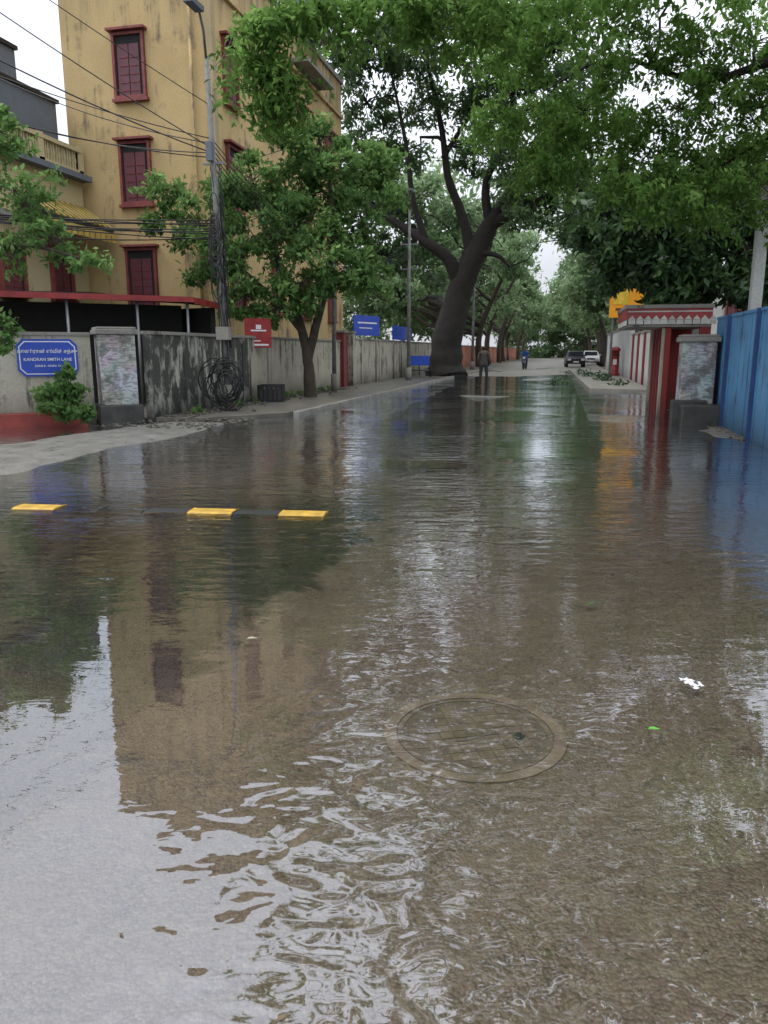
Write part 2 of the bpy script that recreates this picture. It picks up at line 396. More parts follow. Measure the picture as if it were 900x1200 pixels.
# pavements
pm=MB()
PAVE=simple('wet_paving',(.13,.12,.10),.35,.4,2.0,bumpd=.01)
pm.prism([(-8.6,15.2),(-7.6,15.4),(-6.3,17.2),(-6.2,20),(-6.2,130),(-8.6,130)],-.12,.085,PAVE)
pm.obj('pavement',bevel=.015)
km=MB()
y=17.3
KERB=simple('kerb_concrete',(.22,.21,.18),.6,.4,2)
while y<110:
    km.box(-6.2,-6.05,y,y+.94,-.12,.10+random.uniform(-.008,.008),KERB); y+=.96
km.obj('kerb',bevel=.012)
pr=MB()
pr.prism([(.95,30.3),(3.14,29.6),(3.14,62),(.3,62)],-.12,.13,simple('paving_slab',(.19,.18,.155),.5,.35,2)); pr.obj('pavement.001',bevel=.02)
yd=MB(); yd.prism([(-60,13.5),(-15,9.9),(-9.5,14.9),(-8.75,15.2),(-8.75,130),(-60,130)],-.12,.05,simple('yard_earth',(.08,.07,.05),.9)); yd.obj('yard_ground')

# manholes
def manhole(x,y,R,z,name):
    e=empty(name,(x,y,z),.4)
    m=MB(); A=simple('silted_iron',(.20,.165,.13),.6,.4,14,bumpd=.006); B=simple('silted_concrete_ring',(.25,.205,.162),.7,.4,8)
    def ring(r0,r1,z0,z1,mt,n=56):
        for i in range(n):
            a0,a1=2*math.pi*i/n,2*math.pi*(i+1)/n
            pts=[(r0*math.cos(a0),r0*math.sin(a0)),(r1*math.cos(a0),r1*math.sin(a0)),(r1*math.cos(a1),r1*math.sin(a1)),(r0*math.cos(a1),r0*math.sin(a1))]
            m.prism(pts,z0,z1,mt)
    ring(R*.865,R,-.02,.003,B); ring(R*.79,R*.85,-.02,.002,A)
    SC=simple('silt_in_cover',(.155,.128,.10),.6)
    m.prism([(R*.88*math.cos(2*math.pi*i/48),R*.88*math.sin(2*math.pi*i/48)) for i in range(48)],-.02,-.0015,SC)
    s=R*.155
    for i in range(-6,7):
        for j in range(-6,7):
            if math.hypot(abs(i*s)+s*.42,abs(j*s)+s*.42)<R*.77 and (i,j)!=(3,-1):
                m.box(i*s-s*.44,i*s+s*.44,j*s-s*.44,j*s+s*.44,-.01,.0004+random.uniform(-.001,.001),A)
    m.prism([(3*s+.022*math.cos(t*.52),-s+.022*math.sin(t*.52)) for t in range(12)],-.01,.0025,MAT['dark'])
    m.obj('cover_and_ring',e)
manhole(-.29,2.9,.37,-.032,'manhole_cover')
manhole(-.44,6.43,.34,-.030,'manhole_cover.001')

# speed bump
e=empty('speed_bump',(-2.12,6.76,0),math.radians(186.5))
YEL=simple('yellow_rubber',(.50,.30,.035),.5,.4,9)
m=MB(); prof=[(-.15,-.04),(-.13,-.002),(-.08,.009),(.08,.009),(.13,-.002),(.15,-.04)]
def seg(x0,x1,mt,dz):
    b=len(m.v); k=m.mat(mt)
    for xx in (x0,x1):
        for (a,z) in prof: m.v.append((xx,a,z+dz))
    n=len(prof)
    for i in range(n-1): m.f.append((b+i,b+i+1,b+n+i+1,b+n+i)); m.mi.append(k); m.sm.append(False)
    m.f.append(tuple(b+i for i in range(n))); m.f.append(tuple(b+n+i for i in range(n))[::-1]); m.mi+=[k,k]; m.sm+=[False,False]
for i in range(8):
    x=i*.44
    seg(x,x+.43,YEL if i in(0,2,6) else MAT['black'],0 if i in(0,2,6) else -.011+(.005 if i in (1,3) else 0))
m.obj('rubber_segments',e,bevel=.006)

# ------------------------------------------------------------------ buildings
def wbox(mb,face,plane,a0,a1,z0,z1,o0,o1,m):
    if face=='S': mb.box(a0,a1,plane-o1,plane-o0,z0,z1,m)
    else: mb.box(plane+o0,plane+o1,a0,a1,z0,z1,m)
def window(mb,face,pl,a,z0,wd,ht):
    f=.085; F=MAT['frame']
    wbox(mb,face,pl,a-wd/2,a-wd/2+f,z0,z0+ht,.0,.12,F); wbox(mb,face,pl,a+wd/2-f,a+wd/2,z0,z0+ht,.0,.12,F)
    wbox(mb,face,pl,a-wd/2+f,a+wd/2-f,z0,z0+f,.0,.118,F); wbox(mb,face,pl,a-wd/2+f,a+wd/2-f,z0+ht-f,z0+ht,.0,.118,F)
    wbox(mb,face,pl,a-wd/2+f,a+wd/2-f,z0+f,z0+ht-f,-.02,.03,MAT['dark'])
    wbox(mb,face,pl,a-.02-wd*.34,a-.015,z0+f,z0+ht-f-.25,.03,.06,MAT['shutter']); wbox(mb,face,pl,a+.015,a+.02+wd*.30,z0+f,z0+ht-f-.25,.03,.06,MAT['shutter'])
    for k in range(5):
        zz=z0+f+.12+k*(ht-.7)/5
        wbox(mb,face,pl,a-wd*.29,a-.04,zz,zz+.03,.06,.075,MAT['maroon']); wbox(mb,face,pl,a+.04,a+wd*.29,zz,zz+.03,.06,.075,MAT['maroon'])
    wbox(mb,face,pl,a-wd/2-.1,a+wd/2+.1,z0+ht+.02,z0+ht+.09,.0,.26,MAT['frame'])
    wbox(mb,face,pl,a-wd/2-.06,a+wd/2+.06,z0-.10,z0-.01,.0,.17,F)
e=empty('yellow_apartment_building')
m=MB(); m.box(-16.1,-11.0,24,38.5,-.1,13.9,MAT['yellow']); m.box(-16.1,-11.0,24,29.5,14.08,15.9,MAT['yellow']); m.obj('walls',e)
m=MB()
for z in (2.9,6.15,9.3): window(m,'S',24,-13.72,z,1.1,1.9)
for z in (2.9,6.15,9.3):
    for yy in (25.4,29.2,32.8,36.4): window(m,'E',-11.0,yy,z,1.1,1.9)
m.obj('windows',e)
m=MB()
m.box(-16.2,-10.9,23.9,38.6,13.9,14.08,MAT['conc']); m.box(-16.2,-10.9,23.9,29.6,15.9,16.02,MAT['conc'])
m.box(-11.0,-10.88,24.3,38.5,12.35,12.47,MAT['yellow'])
m.box(-11.12,-10.86,23.86,24.12,-.1,13.89,grimy('buff_pilaster',(.42,.33,.18),(.08,.07,.055),.4))
m.box(-11.0,-10.3,31.5,35,12.6,12.75,MAT['conc'])
m.tube([(-11.6,23.9,0),(-11.6,23.9,13.8)],.05,MAT['yellow'],8)
m.box(-11.4,-10.4,32.2,34.6,14.2,16.6,MAT['grey']); m.box(-10.6,-10.1,32.0,34.8,14.1,14.35,MAT['conc'])
for k in range(6): m.box(-10.39,-10.37,32.3+k*.38,32.34+k*.38,14.4,16.5,MAT['metal'])
m.obj('cornice_pipes_and_tank',e)

e=empty('cream_house')
m=MB(); m.box(-26,-15.6,15.5,23.8,-.1,6.85,MAT['cream'])
m.box(-26,-16.3,15.6,23.75,6.85,9.25,MAT['grey']); m.box(-26,-17.6,22.2,23.7,9.25,10.9,MAT['grey'])
m.obj('walls',e)
m=MB()
m.box(-15.9,-15.25,15.4,23.86,6.85,7.02,MAT['grey']); m.box(-15.72,-15.5,15.45,23.8,7.02,7.18,MAT['cream']); m.box(-15.74,-15.48,15.45,23.8,7.72,7.84,MAT['cream'])
yy=15.5
while yy<23.7:
    m.box(-15.66,-15.56,yy,yy+.05,7.18,7.72,MAT['cream'])
    m.box(-15.655,-15.565,yy+.1,yy+.2,7.38,7.52,MAT['cream']); m.box(-15.65,-15.57,yy+.12,yy+.18,7.18,7.38,MAT['cream']); m.box(-15.65,-15.57,yy+.12,yy+.18,7.52,7.72,MAT['cream'])
    yy+=.27
m.box(-16.45,-16.2,15.5,23.8,9.25,9.36,MAT['black']); m.box(-26,-17.5,22.1,23.75,10.9,11.02,MAT['black'])
for k in range(5):
    m.box(-15.68,-15.5,15.6+k*2.0,15.85+k*2.0,7.03,7.9,MAT['cream'])
m.obj('cornice_and_balustrade',e)
m=MB(); SCA=simple('scallop',(.5,.36,.1))
m.prism([(-15.6,20.4),(-14.5,20.4),(-14.5,23.7),(-15.6,23.7)],[5.75,5.2,5.2,5.75],[6.05,5.35,5.35,6.05],MAT['black'])
m.box(-14.56,-14.46,20.35,23.75,5.12,5.22,SCA)
for k in range(11):
    yk=20.5+k*.3; m.prism([(-14.5,yk),(-14.44,yk),(-14.44,yk+.2),(-14.5,yk+.2)],4.92,5.14,SCA)
    m.tube([(-14.5,yk+.1,5.37),(-15.55,yk+.1,6.07)],.035,SCA,5)
m.box(-15.6,-15.3,15.5,20.2,5.2,5.35,MAT['conc'])
for yk in (17.5,20.0,22.3): window(m,'E',-15.6,yk,3.1,1.1,1.5)
m.obj('awning_and_windows',e)

# shed behind the wall
e=empty('shed')
m=MB()
front=[(-15.1,14.95),(-9.7,19.5),(-9.7,21.4),(-15.3,23.4)]
SHR=simple('dark_roofing',(.03,.022,.02),.7)
m.prism(front,[2.8,2.8,2.72,3.3],[2.86,2.86,2.78,3.4],SHR)
d=Vector((5.4,4.55,0)).normalized(); nrm2=Vector((d.y,-d.x,0))
a=Vector((-15.1,14.95,0)); b=Vector((-9.7,19.5,0))
def pr2(mb,a,b,o0,o1,z0,z1,mt): 
    q=[a+nrm2*o0,b+nrm2*o0,b+nrm2*o1,a+nrm2*o1]; mb.prism([(v.x,v.y) for v in q][::-1],z0,z1,mt)
pr2(m,a,b,.005,.06,2.76,2.90,MAT['red'])
m.prism([(-9.69,19.5),(-9.62,19.5),(-9.62,21.4),(-9.69,21.4)],[2.72,2.72,2.64,2.64],[2.88,2.88,2.8,2.8],MAT['red'])
pr2(m,a-nrm2*1.6,b-nrm2*1.6,.0,.1,-.1,2.75,MAT['dark'])  # back panel coloured near-black to paint in the shade under the roof
m.prism([(-15,22.5),(-9.9,20.9),(-9.8,21.0),(-15,22.7)],-.1,2.7,MAT['dark'])
for k in (.3,2.1,3.9,5.6,6.9):
    c=a+d*k-nrm2*.1; m.tube([(c.x,c.y,0),(c.x,c.y,2.78)],.04,MAT['metal'],8)
m.obj('roof_posts_and_back',e)

# compound walls
def wallrun(name,y0,y1,zt,mt,x0=-8.75,x1=-8.6):
    m=MB(); m.box(x0,x1,y0,y1,-.1,zt,mt)
    m.box(x0-.04,x1+.04,y0,y1,zt,zt+.07,MAT['conc'])
    y=y0+1.5
    while y<y1:
        m.box(x1,x1+.035,y,y+.22,-.1,zt-.003,mt); y+=3.4
    return m.obj(name,bevel=.006)
wallrun('compound_wall',15.1,20.6,1.84,MAT['blackwall'])
wallrun('compound_wall.001',20.62,29.6,1.84,MAT['whitewall'])
wallrun('compound_wall.002',31.3,58,1.95,MAT['whitewall'])
wallrun('compound_wall.003',58.1,150,1.9,MAT['pink'])
m=MB()
m.box(-8.9,-8.45,29.6,30.0,-.1,2.2,MAT['maroon']); m.box(-8.9,-8.45,30.95,31.3,-.1,2.2,MAT['whitewall'])
for k in range(5): m.box(-8.7,-8.66,30.02+k*.185,30.17+k*.185,.1,2.1,MAT['maroon'])
m.box(-8.72,-8.64,30.0,30.95,1.0,1.08,MAT['maroon']); m.box(-8.95,-8.4,29.55,30.05,2.2,2.28,MAT['conc']); m.box(-8.95,-8.4,30.9,31.35,2.2,2.28,MAT['conc'])
m.obj('gate')
ang=math.atan2(-.645,-.764)
e=empty('corner_wall',(-9.4,14.75,0),ang)
m=MB()
m.box(.3,8,-.2,0,-.1,1.8,grimy('corner_whitewash',(.50,.48,.40),(.03,.03,.026),.46,(.4,.38,.3),.2,sc=1.4)); m.box(.3,8,-.24,.04,1.8,1.87,MAT['conc'])
m.box(.5,8,0,.35,-.1,.26,simple('red_oxide_plinth',(.24,.04,.03),.6,.4)); 
m.obj('wall_and_plinth',e,bevel=.006)
g=G('torn_posters'); p=g.pos((1,1,1))
v=g.add('ShaderNodeTexVoronoi',{'Vector':g.pos((4.2,4.2,2.7)),'Scale':.85},distance='CHEBYCHEV',feature='F1'); 
hs_=g.add('ShaderNodeHueSaturation',{'Saturation':.3,'Value':.55,'Color':v.outputs['Color']}).outputs[0]
c=g.mix(.45,hs_,(.42,.42,.40))
lines=g.ramp(g.noise(g.pos((8,8,30)),1.0,2,.4),[(.50,0),(.54,1)])
c=g.mix(g.math('MULTIPLY',lines,.45),c,(.03,.045,.08))
c=g.mix(g.ramp(g.noise(p,2.6,5,.7),[(.48,0),(.58,.8)]),c,(.10,.095,.08))
POST=g.done(g.bsdf(c,.75,g.bump(g.noise(p,9,4),.5,.01)))
def pillar(name,x,y,w,h,rot):
    e=empty(name,(x,y,0),rot)
    m=MB(); m.box(-w/2,w/2,-w/2,w/2,.38,h-.1,POST); m.box(-w/2-.06,w/2+.06,-w/2-.06,w/2+.06,h-.1,h,MAT['conc'])
    m.box(-w/2-.08,w/2+.08,-w/2-.08,w/2+.08,-.1,.38,MAT['wetstone'])
    m.box(-w/2-.03,w/2+.03,-w/2-.03,w/2+.03,h,h+.05,MAT['conc'])
    m.obj('post',e,bevel=.015); return e
pillar('poster_pillar',-9.25,14.85,.72,1.93,ang+.0)
e=empty('street_name_sign',(-9.4-.764*1.14,14.75-.645*1.14,1.36),ang)
m=MB()
def signpts(w,h,c): return [(-w/2,0-h/2+c),(-w/2+c,-h/2),(w/2-c,-h/2),(w/2,-h/2+c),(w/2,h/2-c),(w/2-c,h/2),(-w/2+c,h/2),(-w/2,h/2-c)]
def flat(pts,y0,y1,mt):
    b=len(m.v); n=len(pts); k=m.mat(mt)
    m.v+=[(x,y0,z) for x,z in pts]+[(x,y1,z) for x,z in pts]
    m.f.append(tuple(b+i for i in range(n))); m.f.append(tuple(b+n+i for i in range(n))[::-1]); m.mi+=[k,k]; m.sm+=[False]*2
    for i in range(n): m.f.append((b+i,b+n+i,b+n+(i+1)%n,b+(i+1)%n)); m.mi.append(k); m.sm.append(False)
flat(signpts(1.14,.74,.12),.03,.06,MAT['signblue']); flat(signpts(1.06,.66,.11),.06,.063,MAT['signwhite']); flat(signpts(1.02,.62,.10),.063,.066,MAT['signblue'])
m.box(-.5,-.44,0,.03,-.3,.3,MAT['metal']); m.box(.44,.5,0,.03,-.3,.3,MAT['metal'])
m.obj('board',e)
def text(body,size,x,z,parent,mt,y=.069,rot=math.pi):
    c=bpy.data.curves.new('lettering','FONT'); c.body=body; c.size=size; c.align_x='CENTER'; c.extrude=.001; c.offset=.001
    c.materials.append(mt)
    o=bpy.data.objects.new('lettering',c); o.location=(x,y,z); o.rotation_euler=(math.radians(90),0,rot); link(o,parent); return o
text('காண்ரான் ஸ்மித் சந்து',.092,0,.10,e,MAT['signwhite'])
text('KANDRAN SMITH LANE',.085,0,-.06,e,MAT['signwhite'])
text('ZONE 8 - WARD 103',.055,0,-.18,e,MAT['signwhite'])

e=empty('red_notice_board',(-8.5,21.0,2.0),0)
m=MB(); m.box(-.06,.0,-.40,.40,-.42,.40,MAT['red'])
m.box(.001,.006,-.24,.24,.04,.08,MAT['signwhite']); m.box(.001,.006,-.08,.08,.10,.22,MAT['signwhite']); m.box(.001,.006,-.3,.3,-.36,-.31,MAT['signwhite']); m.box(.001,.006,-.3,.05,-.24,-.21,MAT['signwhite'])
m.box(-.05,-.01,-.3,-.26,-1.9,-.42,MAT['metal']); m.box(-.05,-.01,.26,.3,-1.9,-.42,MAT['metal'])
o=m.obj('board',e); e.rotation_euler[2]=math.radians(-42)
e=empty('blue_signboard',(-8.5,33.5,0),math.radians(-20))
m=MB(); m.box(-.04,0,-1.0,1.0,2.15,3.0,MAT['signblue']); m.box(.001,.005,-.7,.8,2.66,2.72,MAT['signwhite']); m.box(.001,.005,-.6,.4,2.45,2.49,MAT['signwhite'])
for k in (-.8,.8): m.tube([(-.06,k,.1),(-.06,k,3.0)],.03,MAT['metal'],6)
m.obj('board_and_posts',e)
e=empty('blue_signboard.001',(-8.45,41,0),math.radians(0))
m=MB(); m.box(-.04,0,-2.4,2.4,2.05,2.75,MAT['signblue'])
for k in (-2,0,2): m.tube([(-.06,k,.1),(-.06,k,2.75)],.03,MAT['metal'],6)
m.obj('board_and_posts',e)

# poles
def pole(name,x,y,h,r=.09,lean=(0,0),lamp=False,arms=True):
    e=empty(name,(x,y,0)); m=MB()
    m.tube([(0,0,-.1),(lean[0]*.5,lean[1]*.5,h*.5),(lean[0],lean[1],h)],[r*1.15,r,r*.7],MAT['pole'],10)
    m.tube([(0,0,-.1),(0,0,.7)],r*1.7,MAT['conc'],10)
    if arms:
      for z in (h*.80,h*.66):
        lx=lean[0]*z/h
        m.box(lx-.45,lx+.45,-.03,.03,z,z+.05,MAT['metal'])
        for k in (-.4,.4): m.tube([(lx+k,0,z+.05),(lx+k,0,z+.15)],[.03,.02],MAT['signwhite'],8)
    if lamp:
        m.tube([(lean[0],0,h-.1),(lean[0]+.1,-.3,h+.4),(lean[0]+.25,-.8,h+.6)],.03,MAT['pole'],8)
        m.box(lean[0]+.17,lean[0]+.37,-1.35,-.8,h+.55,h+.65,MAT['grey'])
    m.obj('pole',e); return e,m
e,_=pole('utility_pole',-7.85,17.4,7.9,.075,(-.22,0),True,False)
m=MB()
m.box(-.16,.16,-.26,-.10,1.75,2.05,MAT['conc']); m.box(-.24,-.10,-.2,-.06,5.7,6.1,MAT['grey']); m.box(-.40,.10,-.03,.03,5.65,5.70,MAT['metal'])
for k in range(16):
    R=random.uniform(.25,.52); cx,cz=random.uniform(-.2,.15),random.uniform(.5,.9); ph=random.uniform(-.7,.7); sq=random.uniform(.8,1.25)
    pts=[(cx+R*math.cos(t/24*6.283)*math.cos(ph),-.25+R*.5*math.cos(t/24*6.283)*math.sin(ph)+random.uniform(-.015,.015),max(.12,cz+R*sq*math.sin(t/24*6.283)+random.uniform(-.012,.012))) for t in range(25)]
    m.tube(pts,.014,MAT['black'],5)
for k in range(14):
    a_=random.uniform(0,6.28); z0=random.uniform(.3,1.8); z1=random.uniform(3.4,6.2)
    pts=[(.10*math.cos(a_)+random.uniform(-.05,.05)-.02*zz,.10*math.sin(a_)+random.uniform(-.05,.05),zz) for zz in np.linspace(z0,z1,12)]
    m.tube(pts,.012,MAT['black'],5)
for k in range(18):
    R=random.uniform(.10,.28); zc=random.uniform(3.0,4.8)
    m.tube([(-.12+R*math.cos(t/16*6.283)*.6,-.15,zc+R*1.7*math.sin(t/16*6.283)) for t in range(17)],.013,MAT['black'],5)
m.obj('cable_coils_and_boxes',e)
pole('utility_pole.001',-7.9,26.4,6.0,.07,(.05,0))
pole('utility_pole.002',-7.4,37.4,8.0,.08,(.0,0),True)
pole('utility_pole.003',-6.9,60,8.0,.10,(.0,0))
m=MB()
def cable(a,b,sag,r=.012):
    a=Vector(a);b=Vector(b); n=18
    m.tube([a.lerp(b,i/n)-Vector((0,0,sag*4*(i/n)*(1-i/n))) for i in range(n+1)],r,MAT['black'],5)
top=(-8.03,17.4)
for k in range(5):
    cable((top[0],top[1],6.2-.1*k),(-7.9,26.4,5.0-.08*k),.35+.08*k); cable((-7.9,26.4,5.0-.08*k),(-7.4,37.4,6.2-.1*k),.4); cable((-7.4,37.4,6.2-.1*k),(-6.9,60,6.0-.1*k),.6)
cable((top[0],top[1],6.2),(-15.6,16.0,8.7),.2); cable((top[0],top[1],6.1),(-16.2,19.2,9.2),.3); cable((top[0],top[1],5.9),(-15.4,18.0,7.6),.25); cable((top[0],top[1],5.8),(-14.8,14,7.2),.3)
cable((top[0],top[1],6.0),(-13,12,9.5),.15); cable((top[0],top[1],5.9),(-13,11,8.2),.25,.015); cable((top[0],top[1],6.9),(-14,12,11.0),.15,.01)
for k in range(8): cable((top[0]+.05,top[1],4.45-.06*k),(-15.3,12.6-.3*k,4.3+.07*k),.10+.08*random.random()*k,.013)
cable((top[0],top[1],7.6),(-11.0,26,11.8),.2,.01); cable((-11.0,24.2,8.9),(top[0],top[1],7.2),.1,.01); cable((top[0],top[1],4.3),(-10.95,27,5.4),.3)
cable((top[0],top[1],5.7),(-7.9,26.4,3.2),.9); cable((-10.9,23.8,13.7),(-3,9,10.5),.2,.009); cable((top[0],top[1],6.0),(-10.9,24,6.0),.3)
m.obj('overhead_cables')

# crate, rubble by wall
m=MB(); m.box(-.35,.35,-.25,.25,0,.06,MAT['black'])
for i in range(6):
    m.box(-.35+i*.13,-.30+i*.13,-.25,-.22,.06,.42,MAT['black']); m.box(-.35+i*.13,-.30+i*.13,.22,.25,.06,.42,MAT['black'])
m.box(-.35,.35,-.255,-.215,.42,.48,MAT['black']); m.box(-.35,.35,.215,.255,.42,.48,MAT['black']); m.box(-.355,-.32,-.25,.25,.07,.47,MAT['black']); m.box(.32,.355,-.25,.25,.07,.47,MAT['black'])
m.box(-.3,.3,-.2,.2,.06,.36,MAT['wetstone'])
m.obj('crate',loc=(-8.05,20.7,.085),rotz=.2)
bm=bmesh.new()
for k in range(760):
    if k<430: x=-8.5+abs(random.gauss(0,.4)); y=random.uniform(15.2,29); z=.09
    elif k<480: x=random.uniform(2.85,3.1); y=random.uniform(14,18.3); z=.0
    else: x=random.uniform(-9.0,-6.6); y=random.uniform(13.6,16.3); z=.02
    s=random.uniform(.012,.05)
    M=Matrix.Translation((x,y,z+s*.3))@Matrix.Rotation(random.uniform(0,6),4,'Z')@Matrix.Diagonal((s*random.uniform(.8,1.7),s,s*.6,1))
    r=bmesh.ops.create_icosphere(bm,subdivisions=1,radius=1,matrix=M)
    for vv in r['verts']: vv.co+=Vector([random.uniform(-1,1)*s*.22 for _ in range(3)])
me=bpy.data.meshes.new('rubble'); bm.to_mesh(me); bm.free(); me.materials.append(simple('rubble_stone',(.08,.072,.055),.7,.5,8)); link(bpy.data.objects.new('rubble',me))
wp=[(-8.35+random.uniform(-.12,.2),random.uniform(15.6,29),.16,.12) for _ in range(26)]
P,S,C=crown_points(wp,60,.06,5); leafmesh('weeds',P,.07,S,LEAF_MID,None,droop=-.4,wid=.4)

# ------------------------------------------------------------------ right side
e=empty('blue_sheet_wall')
m=MB(); m.box(3.15,3.27,3,18.1,-.1,2.15,MAT['blue'])
BP=simple('blue_post',(.02,.06,.17),.5); y=3.1
while y<18:
    m.box(3.135,3.15,y,y+.03,-.05,2.13,MAT['blue']); y+=.78
for y in (5,8,11,14.2,16.6): m.box(3.08,3.15,y,y+.07,-.1,2.2,BP)
m.box(3.13,3.29,3,18.1,2.15,2.2,MAT['blue'])
m.obj('sheets_and_posts',e)
pillar('poster_pillar.001',2.72,17.6,.66,1.78,0.0)
m=MB(); m.box(2.35,3.1,16.6,17.2,-.1,.42,MAT['wetstone']); m.box(2.2,2.9,17.0,17.24,-.1,.5,MAT['wetstone']); m.obj('low_stone_step',bevel=.03)
e=empty('roadside_shrine_canopy')
m=MB(); STR=simple('white_scallop_paint',(.48,.46,.42),.6,.35)
m.prism([(1.35,18.6),(3.12,18.6),(3.12,21.5),(1.35,21.5)],2.02,2.08,MAT['conc'])
m.box(1.35,3.12,18.55,18.6,2.18,2.42,MAT['red']); m.box(1.30,1.35,18.55,21.5,2.18,2.42,MAT['red']); m.box(1.28,3.14,18.5,21.5,2.42,2.5,MAT['conc'])
m.box(1.33,3.13,18.53,18.549,2.34,2.37,STR)
x=1.35
while x<3.05:
    w_=.16
    b=len(m.v); q=m.mat(STR)
    m.v+=[(x,18.54,2.18),(x+w_,18.54,2.18),(x+w_/2,18.54,2.27)]
    m.f.append((b,b+1,b+2)); m.mi.append(q); m.sm.append(False)
    m.prism([(x+.005,18.55),(x+w_-.005,18.55),(x+w_-.005,18.57),(x+.005,18.57)],2.08,2.175,STR); x+=.17
y=18.6
while y<21.4:
    m.box(1.31,1.33,y,y+.15,2.06,2.175,STR); y+=.17
RW=grimy('red_shrine_wall',(.26,.035,.03),(.05,.03,.025),.35)
m.box(2.18,2.30,18.7,21.5,-.1,2.02,RW); m.box(2.30,3.12,21.3,21.5,-.1,2.02,RW)
m.box(2.12,2.18,18.75,18.9,-.1,2.0,MAT['whitewall']); m.box(2.12,2.18,21.2,21.36,-.1,2.0,MAT['whitewall'])
for y in (19.4,20.0,20.6): m.box(2.13,2.18,y,y+.08,-.1,2.0,MAT['maroon'])
m.box(2.9,3.12,18.62,18.8,-.1,2.02,RW)
m.obj('canopy_and_walls',e,bevel=.004)
m=MB(); m.box(3.2,3.36,21.6,41,-.1,2.25,MAT['white']); m.box(3.16,3.40,21.6,41,2.25,2.33,MAT['conc'])
y=22.5
while y<41: m.box(3.12,3.2,y,y+.3,-.1,2.24,MAT['maroon']); y+=2.8
m.obj('boundary_wall')
m=MB(); m.box(3.2,3.36,41.2,64,-.1,2.7,MAT['white']); m.box(3.15,3.40,41.2,64,2.7,2.8,MAT['conc']); m.obj('boundary_wall.001')
e=empty('yellow_billboard'); m=MB()
m.box(2.1,3.75,42,42.15,3.15,5.85,MAT['orange']); m.box(2.3,3.4,41.985,41.998,5.3,5.7,STR); m.box(2.4,3.3,41.985,41.998,3.5,3.62,MAT['maroon'])
m.box(2.3,3.0,41.98,41.998,3.8,4.7,simple('billboard_panel',(.75,.5,.05),.5)); m.box(3.76,4.4,42.1,42.2,3.0,4.1,simple('turquoise_board',(.03,.3,.45),.5))
m.tube([(2.3,42.2,0),(2.3,42.2,5.8)],.06,MAT['metal'],8); m.tube([(3.6,42.2,0),(3.6,42.2,5.8)],.06,MAT['metal'],8); m.tube([(4.3,42.3,0),(4.3,42.3,4.1)],.06,MAT['metal'],8)
m.obj('panel_and_posts',e)
e=empty('red_post_box',(2.75,46,.13)); m=MB()
m.tube([(0,0,0),(0,0,.12),(0,0,.12),(0,0,1.35),(0,0,1.35),(0,0,1.45),(0,0,1.56),(0,0,1.6)],[.3,.3,.25,.25,.31,.31,.2,.02],MAT['red'],20)
m.box(-.13,.13,-.27,-.2,1.1,1.16,MAT['black']); m.box(-.1,.1,-.262,-.2,.6,.9,MAT['signwhite']); m.obj('body',e)
e=empty('white_concrete_pole',(3.75,17.6,0)); m=MB(); m.box(-.11,.11,-.11,.11,-.1,4.6,MAT['white']); m.box(-.16,.16,-.16,.16,4.6,4.7,MAT['white']); m.obj('post',e,bevel=.02)
e=empty('pale_building'); m=MB(); m.box(9,17,17,36,-.1,8.5,MAT['cream']); m.box(8.8,17.2,16.8,36.2,8.5,8.8,MAT['conc'])
for z in (1.0,4.6):
    for y in (19,23,27,31): window(m,'E',9,y,z,1.2,1.5)
    for x in (11,14): window(m,'S',17,x,z,1.2,1.5)
m.obj('walls_and_windows',e)
e=empty('pale_building.001'); m=MB(); m.box(5.2,14,52,75,-.1,6.0,MAT['white']); m.box(5,14.2,51.8,75.2,6.0,6.2,MAT['conc'])
for x in (7,10): window(m,'S',52,x,3.2,1.2,1.5)
m.obj('walls_and_windows',e)

# ------------------------------------------------------------------ trees
L=lambda *a:[sv(*q) for q in a]
def B(lst): return [(*sv(a,b,c),r,*q) for (a,b,c,r,*q) in lst]
tree('street_tree',[
 (L((-2.3,24.3,-.1),(-2.35,24.3,1.0),(-2.5,24.3,2.0),(-2.9,24.3,3.4),(-3.6,24.2,5.2),(-3.9,24,6.5)),[.22,.16,.14,.11,.08,.04]),
 (L((-2.4,24.3,1.1),(-2.1,24.3,2.2),(-1.7,24.4,3.8),(-1.5,24.3,5.6),(-2.0,24.3,8)),[.14,.13,.10,.07,.03]),
 (L((-2.55,24.3,2.1),(-3.3,24.2,3.0),(-4.6,24,4.2),(-5.5,24,5.0)),[.10,.07,.05,.03])],
 B([(-5.4,24,5.1,1.1,.9),(-5.0,23.6,4.1,1.0,.8),(-3.9,24.2,6.4,1.3,1.1),(-2.8,24.2,7.3,1.1,.9),(-1.8,24.6,7.7,.9,.7),(-1.2,24.4,6.5,1.4,1.2),(-3.0,23.6,4.8,1.5,1.3),(-1.5,23.8,4.2,1.4,1.2),(-.6,24.2,3.7,.9,.7),(-2.5,23.6,3.4,1.0,.8),(-4.1,23.6,3.1,.9,.7),(-3.2,23.6,2.7,.6,.35),(-.5,24.6,5.4,1.2),(-.3,25,7.0,.9,.8),(-6.5,24,6.1,.6,.35),(-6.9,24,5.2,.45,.22),(-3.6,25,5.6,1.2),(-2.2,25.2,6.2,1.3)]),
 1600,.19,LEAF_MID,MAT['bark'],sub=20,twigr=.012,wid=.5,tight=.75)
